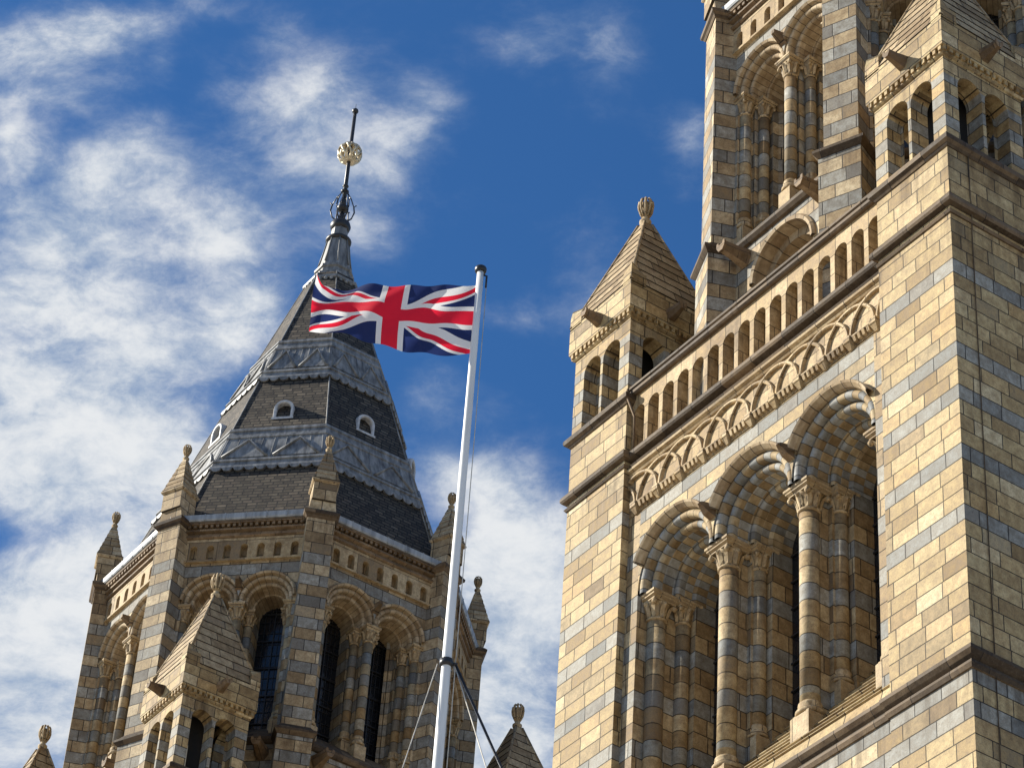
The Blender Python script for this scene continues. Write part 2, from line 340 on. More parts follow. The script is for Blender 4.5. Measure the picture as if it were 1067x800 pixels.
        for j in range(len(rows)-1):
            for i in range(len(prof)-1):
                vr = prof[i][2] if len(prof[i]) > 2 else 0
                s.fi((rows[j][i], rows[j+1][i], rows[j+1][i+1], rows[j][i+1]), [(us[j], vr+.5), (us[j+1], vr+.5), (us[j+1], vr+.5), (us[j], vr+.5)])
    def build(s, name, mat, parent=None, mat4=None):
        me = bpy.data.meshes.new(name); me.from_pydata(s.v, [], s.f)
        ul = me.uv_layers.new(name='UVMap')
        flat = [c for f in s.uv for q in f for c in q]; ul.data.foreach_set('uv', flat)
        me.polygons.foreach_set('use_smooth', s.sm)
        me.materials.append(M[mat]); me.update()
        o = bpy.data.objects.new(name, me); sc.collection.objects.link(o)
        if parent is not None: o.parent = parent
        if mat4 is not None: o.matrix_local = mat4
        return o
T = Matrix.Translation
def Rz(a): return Matrix.Rotation(a, 4, 'Z')
def children(o): return [c for c in bpy.data.objects if c.parent == o]
def copy_part(o, parent, mat4=None):
    c = o.copy(); sc.collection.objects.link(c); c.parent = parent
    if mat4 is not None: c.matrix_local = mat4
    for q in children(o): copy_part(q, c)
    return c

# ------------------------------------------------------------------ ground
g = MB(); g.face([(-3000, -3000, 0), (3000, -3000, 0), (3000, 3000, 0), (-3000, 3000, 0)])
go = g.build('ground', 'bounce_ground'); go['kind'] = 'structure'

# ------------------------------------------------------------------ repeated pieces
def column_meshes(r, zb, zt, capz, plinth_z, cap_h, half, ped_h):
    """(shaft, capital, base, pedestal) builders about the local origin"""
    sh = MB(); sh.lathe([(r, zb), (r, capz)], n=22)
    c = MB(); z0, z1 = capz, capz+cap_h
    c.lathe([(r*1.0, z0-.01), (r*1.18, z0), (r*1.2, z0+.035), (r*1.0, z0+.05), (r*1.02, z0+cap_h*.3), (r*1.3, z0+cap_h*.62), (r*1.5, z0+cap_h*.72)], n=18)
    for q in range(8):                                # leaves curling out under the abacus
        a = PI/4*q; big = q % 2 == 1; c.M = Rz(a)
        rr = r*(1.85 if big else 1.5)
        pth = [(r*1.0, z0+.05), (r*1.10, z0+cap_h*.28), (r*1.35, z0+cap_h*.52), (rr, z0+cap_h*.66), (rr*1.06, z0+cap_h*.58)]
        wid = [.28, .42, .40, .3, .16]
        for (p, q2, wa, wb) in zip(pth, pth[1:], wid, wid[1:]):
            wa *= r; wb *= r; t = .03
            c.face([(p[0], -wa, p[1]), (p[0]+t, 0, p[1]), (q2[0]+t, 0, q2[1]), (q2[0], -wb, q2[1])])
            c.face([(p[0]+t, 0, p[1]), (p[0], wa, p[1]), (q2[0], wb, q2[1]), (q2[0]+t, 0, q2[1])])
        c.ball((rr, 0, z0+cap_h*.58), r*(.33 if big else .22), 8)
    c.M = Matrix.Identity(4)
    c.ring(-half*.78, half*.78, -half*.78, half*.78, [(0, z0+cap_h*.70), (.0, z0+cap_h*.76), (half*.14, z0+cap_h*.82), (half*.14, z0+cap_h*.87), (half*.22, z0+cap_h*.91), (half*.22, z1)])
    b = MB(); b.lathe([(r*1.42, zb-.10), (r*1.45, zb-.04), (r*1.22, zb), (r*1.12, zb+.03), (r*1.2, zb+.07), (r*1.18, zb+.10), (r, zb+.13)], n=22)
    b.ring(-r*1.35, r*1.35, -r*1.35, r*1.35, [(0, zb-ped_h), (0, zb-.14), (-.03, zb-.10), (-.03, zb-.09)])
    return sh, c, b
def put_column(tower, proto, pos, F4):
    return copy_part(proto, tower, F4 @ T(pos))
def make_column(parent, smat, *a):
    sh, c, b = column_meshes(*a)
    o = sh.build('column', smat, parent); c.build('capital', 'carved', o); b.build('base', 'carved', o)
    return o
def gargoyle(L=.55, s=1.):
    m = MB(); segs = [(.0, .17), (.15, .16), (.45, .13), (.9, .10), (1., .115)]
    rows = []
    for f, h in segs:
        y = -L*f; h *= s
        pl = [(-h, h*.9), (-h*1.05, 0), (-h*.5, -h*.95), (h*.5, -h*.95), (h*1.05, 0), (h, h*.9), (h*.55, h*.9), (h*.45, h*.35), (-h*.45, h*.35), (-h*.55, h*.9)]
        rows.append([m.pt((x, y, z+.04*f)) for x, z in pl])
    for a, b in zip(rows, rows[1:]):
        n = len(a)
        for i in range(n): j = (i+1) % n; m.fi((a[i], a[j], b[j], b[i]))
    m.fi(rows[-1]); m.fi(rows[0][::-1]); return m
def knob(z0, r, h):         # foliate bud finial
    m = MB(); m.lathe([(r*.55, z0-.1), (r*.5, z0), (r*.8, z0+.06*h/.55), (r*.8, z0+.1*h/.55), (r*.45, z0+.14*h/.55), (r*.42, z0+h*.40), (r*.6, z0+h*.5), (r*.78, z0+h*.7), (r*.6, z0+h*.88), (.01, z0+h*.92)], n=14)
    for q in range(9):                       # ribs of the bud, parted at the top
        a = 2*PI*q/9; cx, cy = math.cos(a), math.sin(a)
        m.tube([(cx*r*f, cy*r*f, z0+h*t) for f, t in ((.42, .34), (.66, .46), (.90, .60), (.97, .74), (.86, .90), (.60, .99))], r*.10, 6, r*.22)
    return m
def dentils(m, x0, x1, y0, y1, z0, z1, n, duty=.5):
    p = (x1-x0)/n
    for i in range(n): m.box(x0+p*(i+.5-duty/2), x0+p*(i+.5+duty/2), y0, y1, z0, z1)

# ------------------------------------------------------------------ the tower
OC = Vector((-4.84, 4.87, 0)); AP = 4.2
def build_tower():
    root = bpy.data.objects.new('terracotta_tower', None); sc.collection.objects.link(root)
    root.location = (-5, 5, 0)
    L = T((5, -5, ZS))                      # tower-local from facade coordinates
    S = L @ T((-5, 0, 0)); EF = L @ T((0, 5, 0)) @ Rz(PI/2)
    BW = 3.33
    # --- corner piers
    S1P = [(-.05, -.30), (.025, -.285), (.05, -.24), (.0, -.205), (-.03, -.19), (-.03, -.13), (.08, -.10), (.105, -.06), (.105, -.01), (.09, .03), (0, .10), (-.05, .10)]
    S2P = [(-.05, 1.10), (.02, 1.12), (.05, 1.16), (.10, 1.20), (.11, 1.26), (.10, 1.30), (.02, 1.38), (-.05, 1.39)]
    S0P = [(-.05, -8.62), (.03, -8.61), (.06, -8.55), (.05, -8.50), (.0, -8.47), (.06, -8.42), (.11, -8.36), (.11, -8.30), (.0, -8.20), (-.05, -8.20)]
    corners = {'se': (-1.67, 0, 0, 1.67), 'sw': (-10, -8.33, 0, 1.67), 'ne': (-1.67, 0, 8.33, 10), 'nw': (-10, -8.33, 8.33, 10)}
    proto = {}
    for nm, (x0, x1, y0, y1) in corners.items():
        Lc = L @ T((x0, y0, 0))
        if nm == 'se':
            m = MB(); m.box(0, 1.67, 0, 1.67, -ZS, 1.2)
            for z0, z1 in ((-ZS, 1.2),): pass
            pier = m.build('pier', 'pier', root, Lc)
            for Pf in (S0P, S1P, S2P):
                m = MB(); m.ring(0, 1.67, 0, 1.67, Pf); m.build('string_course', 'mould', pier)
            # turret with two openings a side
            m = MB()
            W_ = 1.67; th = .36
            for q in range(4):
                m.M = T((W_/2, W_/2, 0)) @ Rz(PI/2*q) @ T((-W_/2, -W_/2, 0))
                for c0, xa, xb in ((.545, 0, W_/2), (1.125, W_/2, W_)):
                    m.arch_wall(xa, xb, 1.3, 3.16, c0, .255, 2.64, 0); 
                    m.arch_wall(max(xa, th), min(xb, W_-th), 1.3, 3.16, c0, .255, 2.64, th) if False else None
                    m.arch_sweep([(.255, 0), (.255, th)], c0, 2.64, 1.3, segs=20)
                # rear sheet of each wall
                m.face([(th, th, 2.9), (W_-th, th, 2.9), (W_-th, th, 3.16), (th, th, 3.16)])
            m.M = Matrix.Identity(4)
            tur = m.build('corner_turret', 'turret', root, Lc)
            m = MB(); m.box(.6, 1.07, .6, 1.07, 1.2, 3.2); m.box(.02, 1.65, .02, 1.65, 3.1, 3.17)  # near-black block and lid: shade of the hollow turret put into colour
            m.build('turret_shade_fill', 'inner_shade', tur)
            m = MB(); m.ring(0, W_, 0, W_, [(-.02, 3.12), (.02, 3.13), (.05, 3.16), (.05, 3.19), (-.02, 3.19)])
            for q in range(4):
                m.M = T((W_/2, W_/2, 0)) @ Rz(PI/2*q) @ T((-W_/2, -W_/2, 0))
                dentils(m, -.08, W_+.08, -.085, .05, 3.185, 3.275, 14, .5)
                # merlons at the corners, weathered tops
                m.prism([(-.1, -.1), (.24, -.1), (.24, .14), (-.1, .14)], 3.86, 4.16); m.prism([(-.1, -.1), (.24, -.1), (.24, .14), (-.1, .14)], 4.162, 4.34, [(-.08, -.08), (.22, .02), (.22, .13), (.0, .13)])
            m.M = Matrix.Identity(4)
            m.ring(0, W_, 0, W_, [(-.3, 3.18), (.02, 3.19), (.02, 3.27), (.095, 3.275), (.10, 3.31), (.10, 3.9), (.06, 3.95), (-.3, 3.96)])
            m.build('parapet', 'turret', tur)
            m = MB(); zb, zt, hb = 3.93, 6.38, .925; n = 10
            for i in range(n):
                z0 = zb+(zt-zb)*i/n; z1 = zb+(zt-zb)*(i+1)/n; f = lambda z: hb+(0.085-hb)*(z-zb)/(zt-zb)
                h0, h1 = f(z0)+.016, f(z1)+.002; c = W_/2
                m.prism([(c-h0, c-h0), (c+h0, c-h0), (c+h0, c+h0), (c-h0, c+h0)], z0, z1, [(c-h1, c-h1), (c+h1, c-h1), (c+h1, c+h1), (c-h1, c+h1)])
            for sx in (-1, 1):
                for sy in (-1, 1):
                    m.tube([(W_/2+sx*hb, W_/2+sy*hb, zb), (W_/2+sx*.09, W_/2+sy*.09, zt)], .035, 6)
            m.build('turret_roof', 'roofstone', tur)
            kn = knob(6.36, .145, .66); kn.build('finial', 'carved', tur, T((W_/2, W_/2, 0)))
            gm = gargoyle(.36, .70).build('gargoyle', 'spout', tur, T((W_/2-.02, -.09, 3.52)))
            copy_part(gm, tur, T((W_/2, W_/2, 0)) @ Rz(PI/2) @ T((0, -W_/2-.09, 3.52)))
            copy_part(gm, tur, T((W_/2, W_/2, 0)) @ Rz(-PI/2) @ T((0, -W_/2-.09, 3.52)))
            proto = {'p': pier, 't': tur}
        else:
            copy_part(proto['p'], root, Lc); copy_part(proto['t'], root, Lc)
    # --- bays between the piers (south built, east copied, other two plain)
    bay = []
    m = MB(); m.box(-BW, BW, .02, 1.7, -ZS, -8.5); bay.append(m.build('base_wall', 'pier', root, S))
    m = MB()                                  # upper wall, spandrels and jambs
    m.box(-BW, BW, .17, 1.7, -1.34, -.2)
    for sx in (-1, 1):
        a, b = sorted((sx*3.0, sx*BW)); m.box(a, b, .15, .62, -8.4, -1.34)
        a, b = sorted((sx*2.84, sx*BW)); m.box(a, b, .622, 1.05, -8.4, -2.9)
        a, b = sorted((sx*2.58, sx*BW)); m.box(a, b, 1.052, 1.62, -8.4, -3.05)
    for c in (-1, 1):
        m.box(c-.13, c+.13, .60, 1.051, -8.4, -3.0); m.box(c-.42, c+.42, 1.05, 1.62, -8.4, -3.05)
        m.box(c-.22, c+.22, .78, 1.0505, -8.4, -3.0)
    bay.append(m.build('arcade_wall', 'bay', root, S))
    m = MB()
    for c in (-2, 0, 2): m.arch_wall(c-1, c+1, -2.97, -1.34, c, 1.0, -2.97, .15)
    bay.append(m.build('spandrel_wall', 'pale', root, S))
    RING = [(1.0, .15, 0), (1.0, .20, 0), (.985, .205, 0)]
    def roll(c, d, r, a0, a1, n, row): return [(c+r*math.cos(a0+(a1-a0)*i/n), d+r*math.sin(a0+(a1-a0)*i/n), row) for i in range(n+1)]
    RING += roll(.925, .225, .07, .2, -PI-.1, 10, 0)
    RING += [(.87, .36, 1), (.855, .37, 1)] + roll(.79, .36, .065, .3, -PI-.2, 10, 1) + [(.745, .46, 2), (.735, .48, 2), (.735, .66, 3), (.725, .68, 3)]
    RING += roll(.675, .735, .055, .4, -PI-.2, 8, 3) + [(.64, .85, 4), (.635, .86, 4), (.635, 1.0, 5), (.61, 1.02, 5), (.58, 1.05, 5), (.58, 1.26, 6), (.58, 1.5, 6)]
    for c in (-2, 0, 2):
        m = MB(); m.arch_sweep(RING, c, -2.97, -3.05, nv=15)
        ar = m.build('arch', 'vouss', root, S); bay.append(ar)
        m = MB(); m.arch_sweep([(.995, .17), (1.0, .10), (1.05, .02), (1.085, .0), (1.10, .03), (1.10, .16)], c, -2.97, -2.97, nv=13, a0=.47, a1=PI-.47)
        m.build('hood_mould', 'voussb', ar)
        m = MB(); m.box(c-.75, c+.75, 1.46, 1.50, -8, -2.1); wn_ = m.build('window', 'glass', root, S); bay.append(wn_)
        m = MB()
        for t in (-.29, 0, .29): m.box(c+t-.015, c+t+.015, 1.42, 1.455, -8, -2.3)
        for i in range(10): m.box(c-.6, c+.6, 1.425, 1.452, -7.2+i*.52, -7.17+i*.52)
        m.build('glazing_bars', 'bars', wn_)
    for c in (-1, 1):                         # beak stops between the hoods
        m = MB(); z = -2.46; rows = []
        for y, hw_, dn, up in ((.16, .075, .17, .05), (.0, .07, .12, .05), (-.10, .045, .03, .045), (-.155, .018, .0, .025)):
            rows.append([m.pt(q) for q in ((c-hw_, y, z-dn), (c+hw_, y, z-dn), (c+hw_, y, z+up), (c-hw_, y, z+up))])
        for a, b in zip(rows, rows[1:]):
            for i in range(4): j = (i+1) % 4; m.fi((a[i], a[j], b[j], b[i]))
        m.fi(rows[-1]); bay.append(m.build('hood_stop', 'spout', root, S))
    ca_ = make_column(root, 'drum', .158, -7.15, 0, -3.52, 0, .47, .29, .95)
    cb_ = make_column(root, 'drum', .125, -6.5, 0, -3.46, 0, .41, .235, .8)
    first = {id(ca_): True, id(cb_): True}
    def place(pr, pos, F4):
        if first.get(id(pr)): first[id(pr)] = False; pr.matrix_local = F4 @ T(pos); return pr
        return copy_part(pr, root, F4 @ T(pos))
    for F4 in (S, EF):
        for t in (-3, -1, 1, 3): place(ca_, (t*(1 if abs(t) < 2 else .975), .50, 0), F4)
        for c in (-2, 0, 2):
            for sx in (-1, 1): place(cb_, (c+sx*.80, .95, 0), F4)
    m = MB()                                  # stepped sill
    pl = [(1.62, -8.5), (-.0, -8.5), (-.0, -8.22)]
    d, z = 0., -8.22
    for i in range(8): pl += [(d+.05, z+.185), (d+.02, z+.20), (d+.03, z+.225), (d+.19, z+.235)]; d += .18; z += .235
    pl += [(1.62, z)]
    m.extrude_x(pl, -BW, BW); bay.append(m.build('stepped_sill', 'sill', root, S))
    m = MB()                                  # string courses, cornice
    def lin(P_, off=0.): m.extrude_x([(-o+off, z) for o, z in P_], -BW, BW)
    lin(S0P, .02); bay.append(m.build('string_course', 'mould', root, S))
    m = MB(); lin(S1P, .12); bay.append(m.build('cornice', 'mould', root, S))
    m = MB(); m.extrude_x([(.2, -.47), (.12, -.46), (.10, -.43), (.12, -.40), (.06, -.37), (.05, -.33), (.10, -.30), (.2, -.30)], -BW, BW)
    bay.append(m.build('string_moulding', 'carved', root, S))
    m = MB()                                  # interlaced blind arcade
    sp = .62
    m.box(-BW, BW, .11, .155, -.31, -.2); m.box(-BW, BW, .15, .17, -1.3, -.3)
    RIB = [(.615, .16), (.615, .105), (.60, .085), (.565, .085), (.55, .105), (.55, .16)]
    for i in range(-6, 7):
        c = i*sp
        a0 = 0.; a1 = PI
        if c-.62 < -3.33: a0 = math.acos(max(-1, min(1, (c+3.33)/.62)))
        if c+.62 > 3.33: a1 = PI-math.acos(max(-1, min(1, (3.33-c)/.62)))
        if a1-a0 > .3:
            dd = 0. if i % 2 else .012
            m.arch_sweep([(r, y+dd if y < .11 else y) for r, y in RIB], c, -1.10, -1.2, a0=a0, a1=a1, segs=28)
    for i in range(-5, 6):
        x = i*sp
        m.prism([(x-.075, .17), (x+.075, .17), (x+.075, .035), (x-.075, .035)], -1.23, -1.12)
        m.prism([(x-.03, .17), (x+.03, .17), (x+.03, .12), (x-.03, .12)], -1.345, -1.225, [(x-.075, .17), (x+.075, .17), (x+.075, .04), (x-.075, .04)])
        if i < 5:
            for j in range(4):
                xx = x+.15+j*.107; m.prism([(xx-.028, .17), (xx+.028, .17), (xx+.028, .09), (xx-.028, .09)], -1.265, -1.17, [(xx-.028, .17), (xx+.028, .17), (xx+.028, .055), (xx-.028, .055)])
            m.box(x+.075, x+sp-.075, .06, .17, -1.175, -1.14)
    bay.append(m.build('interlaced_arcade', 'frieze', root, S))
    m = MB(); n = 16; p = 2*BW/n               # balustrade of small round arches
    for i in range(n):
        c = -BW+p*(i+.5)
        m.arch_wall(c-p/2, c+p/2, .10, 1.30, c, .155, .87, .12, n=14)
        m.arch_wall(c-p/2, c+p/2, .10, 1.30, c, .155, .87, .52, n=14)
        m.arch_sweep([(.155, .12), (.155, .52)], c, .87, .10, segs=14)
    bal = m.build('balustrade', 'baluster', root, S); bay.append(bal)
    m = MB(); m.extrude_x([(.56, 1.29), (.06, 1.29), (.03, 1.32), (.03, 1.38), (.06, 1.40), (.02, 1.43), (.02, 1.48), (.10, 1.54), (.56, 1.54)], -BW, BW)
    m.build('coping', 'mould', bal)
    for o in bay: copy_part(o, root, EF)
    m = MB()
    for q in (2, 3):
        m.M = T((-5, 5, 0)) @ Rz(PI/2*(-1 if q == 3 else 2)) @ T((0, -5, 0))
        m.box(-BW, BW, .15, 1.7, -ZS, 1.4)
    m.M = Matrix.Identity(4); m.box(-9.7, -.3, .5, 9.7, -.6, .08); m.box(-8.3, -1.7, 1.72, 8.3, -ZS, -.1)
    m.build('rear_wall', 'pier', root, L)
    # cable and drain on the shaded face
    m = MB(); m.tube([(.018, .42, -ZS), (.018, .42, -.3), (.03, .42, -.2), (.03, .42, .15), (.018, .42, .25), (.018, .42, 1.2)], .009, 6)
    m.build('lightning_cable', 'mould', root, L)
    m = MB(); m.tube([(-8.30, -.02, 1.42), (-8.26, -.05, 1.2), (-8.2, .08, .8), (-8.2, .09, .12)], .022, 6)
    m.build('drain_pipe', 'spout', root, L)
    # --- octagon stage
    O = L @ T(OC)
    def face(a): return O @ Rz(a) @ T((0, -AP, 0))
    FA = face(0)
    HW = 1.72; op = []
    m = MB()
    for c in (-.66, .66): m.arch_wall(c-.66, c+.66, 7.32, 8.50, c, .66, 7.42, 0)
    for sx in (-1, 1):
        a, b = sorted((sx*1.32, sx*HW)); m.box(a, b, 0, .3, 3.5, 8.50)
        a, b = sorted((sx*1.20, sx*HW)); m.box(a, b, .302, .6, 3.5, 7.4)
        a, b = sorted((sx*1.04, sx*HW)); m.box(a, b, .602, 1.1, 3.5, 7.4)
    m.box(-.09, .09, .28, .62, 3.5, 7.38); m.box(-.28, .28, .60, 1.1, 3.5, 7.4); m.box(-.15, .15, .45, .601, 3.5, 7.38)
    m.box(-HW, HW, .10, .3, 8.555, 9.45); m.box(-HW, HW, 1.12, 1.2, 3.4, 9.4)
    # blind arch below
    m.arch_wall(-HW, HW, -.5, 3.52, 0, .78, 2.42, 0)
    m.face([(-1, .55, -.5), (1, .55, -.5), (1, .55, 3.4), (-1, .55, 3.4)])
    fw = m.build('belfry_wall', 'octo', root, FA); op.append(fw)
    m = MB(); m.arch_sweep([(.78, .0, 0), (.78, .22, 0), (.62, .23, 1), (.62, .45, 1), (.48, .46, 2), (.48, .56, 2)], 0, 2.42, -.5, nv=9)
    bl = m.build('blind_arch', 'voussb', root, FA); op.append(bl)
    m = MB(); m.arch_sweep([(.78, .01), (.78, -.06), (.84, -.08), (.88, -.04), (.88, .01)], 0, 2.42, 2.42, nv=9); m.build('hood_mould', 'voussb', bl)
    RO = [(.66, 0, 0), (.66, .03, 0)] + roll(.60, .07, .055, .2, -PI-.1, 8, 0) + [(.555, .17, 1), (.545, .18, 1)] + roll(.495, .20, .05, .3, -PI-.2, 8, 1)
    RO += [(.455, .30, 2), (.45, .45, 2), (.44, .46, 2)] + roll(.41, .50, .03, .3, -PI-.2, 6, 2) + [(.385, .56, 3), (.385, .8, 3), (.385, 1.05, 4)]
    for c in (-.66, .66):
        m = MB(); m.arch_sweep(RO, c, 7.42, 7.32, nv=11, segs=36); ar = m.build('arch', 'voussb', root, FA); op.append(ar)
        m = MB(); m.arch_sweep([(.66, .01), (.66, -.06), (.70, -.09), (.74, -.05), (.755, .01)], c, 7.42, 7.42, nv=11, segs=36, a0=.48 if c > 0 else .0, a1=PI if c > 0 else PI-.48)
        m.build('hood_mould', 'voussb', ar)
        m = MB(); m.box(c-.5, c+.5, 1.02, 1.05, 3.9, 8.1); wn_ = m.build('belfry_window', 'glass', root, FA); op.append(wn_)
        m = MB()
        for i in range(12): m.box(c-.4, c+.4, 1.0, 1.015, 4.3+i*.31, 4.312+i*.31)
        for t in (-.24, -.12, .12, .24): m.box(c+t-.006, c+t+.006, 1.002, 1.014, 4, 8)
        for i in range(5): m.box(c-.4, c+.4, .98, 1.016, 4.6+i*.75, 4.63+i*.75)
        m.box(c-.012, c+.012, .985, 1.012, 4, 8); m.build('glazing_bars', 'bars', wn_)
    m = MB(); z = 7.86
    a = [(-.09, .01, z-.2), (.09, .01, z-.2), (.09, .01, z+.03), (-.09, .01, z+.03)]; b = [(-.04, -.26, z-.05), (.04, -.26, z-.05), (.04, -.26, z+.03), (-.04, -.26, z+.03)]
    for i in range(4): j = (i+1) % 4; m.face([a[i], a[j], b[j], b[i]])
    m.face(b); op.append(m.build('hood_stop', 'spout', root, FA))
    m = MB()                                   # sill and string
    m.extrude_x([(1.1, 3.5), (.02, 3.42), (-.06, 3.44), (-.11, 3.50), (-.12, 3.56), (-.06, 3.62), (.05, 3.75), (.1, 3.80), (.3, 3.98), (.33, 4.0), (.6, 4.22), (.63, 4.24), (1.1, 4.5)], -HW, HW)
    op.append(m.build('sill', 'mould', root, FA))
    # corbel table, cornice, gutter
    m = MB(); n = 7; p = 2*1.43/n
    for i in range(n):
        c = -1.43+p*(i+.5)
        m.arch_wall(c-p/2, c+p/2, 8.53, 9.12, c, .088, 8.86, -.06, n=12)
        m.arch_sweep([(.088, -.06), (.088, .105)], c, 8.86, 8.53, segs=12)
    for sx in (-1, 1): m.box(min(sx*1.43, sx*1.75), max(sx*1.43, sx*1.75), -.06, .09, 8.53, 9.12)
    m.box(-1.75, 1.75, -.085, .10, 8.48, 8.53); m.box(-1.75, 1.75, -.059, .05, 9.11, 9.14)
    ct = m.build('corbel_table', 'carved', root, FA); op.append(ct)
    m = MB(); m.extrude_x([(.0, 9.13), (-.08, 9.13), (-.12, 9.16), (-.12, 9.21), (-.07, 9.23), (-.07, 9.28), (-.16, 9.31), (-.16, 9.36), (-.09, 9.38), (-.09, 9.46), (-.22, 9.47), (-.23, 9.53), (0, 9.53)], -1.84, 1.84)
    dentils(m, -1.84, 1.84, -.20, -.07, 9.385, 9.465, 27, .5)
    m.build('belfry_cornice', 'spout', ct)
    m = MB(); m.extrude_x([(.2, 9.54), (-.25, 9.54), (-.27, 9.58), (-.27, 9.71), (-.23, 9.73), (.2, 9.78)], -1.85, 1.85)
    for i in range(7): x = -1.5+i*.5; m.box(x-.012, x+.012, -.28, -.15, 9.55, 9.72)
    m.build('lead_gutter', 'leadpale', ct)
    # columns
    oa = make_column(root, 'odrum', .112, 4.22, 0, 6.90, 0, .42, .205, .5)
    ob = make_column(root, 'odrum', .10, 4.42, 0, 6.92, 0, .40, .175, .45)
    first[id(oa)] = first[id(ob)] = True
    SEEN = (0, PI/4, PI/2, 3*PI/4)
    for a in SEEN:
        F4 = face(a)
        for t in (-1.30, 0, 1.30): place(oa, (t, .16, 0), F4)
        for t in (-1.14, -.19, .19, 1.14): place(ob, (t, .47, 0), F4)
    gm = gargoyle(.58, .95).build('gargoyle', 'spout', root, FA @ T((-1.06, .03, 3.16)))
    for a in SEEN:
        for t in (-1.06, 1.06):
            if a == 0 and t < 0: continue
            copy_part(gm, root, face(a) @ T((t, .03, 3.16)))
    for q in range(1, 8):
        a = PI/4*q
        for o in op:
            if a > 3*PI/4+.01 and o.name.split('.')[0] in ('blind_arch', 'hood_stop'): continue
            copy_part(o, root, face(a))
    # buttresses and pinnacles
    m = MB(); m.box(-.33, .33, -4.83, -3.8, 3.5, 9.5); m.box(-.40, .40, -4.90, -3.8, -.5, 3.55)
    B0 = O @ Rz(PI/8)
    bt = m.build('buttress', 'octo', root, B0)
    m = MB(); m.ring(-.40, .40, -4.90, -3.9, [(-.08, 3.38), (.0, 3.40), (.05, 3.46), (.08, 3.50), (.08, 3.56), (.0, 3.62), (-.07, 3.72), (-.08, 3.73)])
    m.build('string_course', 'mould', bt); m = MB()
    m.ring(-.33, .33, -4.83, -3.9, [(-.05, 9.38), (.02, 9.40), (.05, 9.45), (.09, 9.49), (.10, 9.56), (.03, 9.64), (-.05, 9.66)])
    m.build('string_course', 'mould', bt)
    m = MB(); y0, y1 = -4.92, -4.30; cy = -4.63
    m.prism([(-.33, -4.83), (.33, -4.83), (.33, -4.1), (-.33, -4.1)], 9.62, 9.98, [(-.28, -4.86), (.28, -4.86), (.28, -4.32), (-.28, -4.32)])
    m.box(-.28, .28, -4.90, -4.34, 9.9, 10.42)
    m.ring(-.28, .28, -4.90, -4.34, [(-.05, 10.38), (.02, 10.40), (.05, 10.44), (.05, 10.48), (-.02, 10.52), (-.05, 10.53)])
    n = 6
    for i in range(n):
        f0, f1 = i/n, (i+1)/n; h0 = .30*(1-f0)+.055*f0+.012; h1 = .30*(1-f1)+.055*f1
        m.prism([(-h0, cy-h0), (h0, cy-h0), (h0, cy+h0), (-h0, cy+h0)], 10.5+1.0*f0, 10.5+1.0*f1, [(-h1, cy-h1), (h1, cy-h1), (h1, cy+h1), (-h1, cy+h1)])
    pn = m.build('pinnacle', 'octo', root, B0)
    knob(11.5, .10, .46).build('finial', 'carved', pn, T((0, cy, 0)))
    for q in range(1, 8):
        copy_part(bt, root, O @ Rz(PI/8+PI/4*q)); copy_part(pn, root, O @ Rz(PI/8+PI/4*q))
    # --- spire: slate with two lead bands
    def hip(z): return 4.22-.345*(z-10.31)
    def oct_(r): return [(r*math.sin(PI/8+PI/4*i), -r*math.cos(PI/8+PI/4*i)) for i in range(8)]
    m = MB(); zt = 20.6
    m.prism(oct_(hip(9.5)), 9.5, zt, oct_(hip(zt)))
    sp_ = m.build('spire', 'slate', root, O)
    m = MB()
    for i in range(8):
        a = PI/8+PI/4*i
        m.tube([(hip(z)*math.sin(a), -hip(z)*math.cos(a), z) for z in (9.6, zt)], .02, 6)
    m.build('hip_roll', 'lead', sp_)
    def band(zb, z1):
        m = MB(); n = 7
        def fr(z, o): return oct_(hip(z)+o)
        hgt = z1-zb
        P_ = [(zb, .01), (zb, .08), (zb+.10, .08), (zb+.12, .045), (zb+.26, .045), (zb+.28, .085), (zb+.35, .085), (zb+.37, .03), (z1-.42, .03), (z1-.40, .06), (z1-.33, .06), (z1-.31, .03), (z1-.14, .03), (z1-.12, .065), (z1-.02, .065), (z1, .005)]
        for (za, oa_), (zc, oc_) in zip(P_, P_[1:]):
            A, B = fr(za, oa_), fr(zc, oc_)
            for i in range(8): j = (i+1) % 8; m.face([(*A[i], za), (*A[j], za), (*B[j], zc), (*B[i], zc)])
        ap = math.cos(PI/8)
        for i in range(8):
            a = PI/4*i
            hw = hip(zb)*math.sin(PI/8)
            nsc = max(5, int(2*hw/.26)); stp = 2*hw/nsc
            for q in range(nsc):                 # scalloped lower edge
                x = -hw+stp*(q+.5); m.M = Rz(a)
                y = -(hip(zb)*ap+.076)
                pts = [(x+.46*stp*math.cos(PI+PI*t/8), zb+.02+.11*math.sin(PI+PI*t/8)) for t in range(9)]
                m.face([(px, y, pz) for px, pz in pts])
                for (p0, p1) in zip(pts, pts[1:]): m.face([(p0[0], y, p0[1]), (p1[0], y, p1[1]), (p1[0], y+.06, p1[1]), (p0[0], y+.06, p0[1])])
            # two gablets in low relief
            zc0, zc1 = zb+.44, z1-.56
            hw2 = hip(zc0)*math.sin(PI/8)*.96
            for q in (-1, 1):
                cx_ = q*hw2*.5; bw = hw2*.44
                pth = [(cx_-bw, zc0), (cx_, zc1+.02), (cx_+bw, zc0)]
                Y = lambda z, o: -(hip(z)*ap+.028+o)
                m.tube([(x, Y(z, .03), z) for x, z in pth], .042, 6)
                m.face([(cx_-bw*.9, Y(zc0, .02), zc0), (cx_+bw*.9, Y(zc0, .02), zc0), (cx_, Y(zc1, .02), zc1)])
            for q in range(9):                   # rolls in the lead
                x = -hw2+2*hw2*q/8; z_0, z_1 = zb+.42, z1-.4
                m.tube([(x, -(hip(z_0)*ap+.028), z_0), (x*hip(z_1)/hip(z_0), -(hip(z_1)*ap+.028), z_1)], .014, 5)
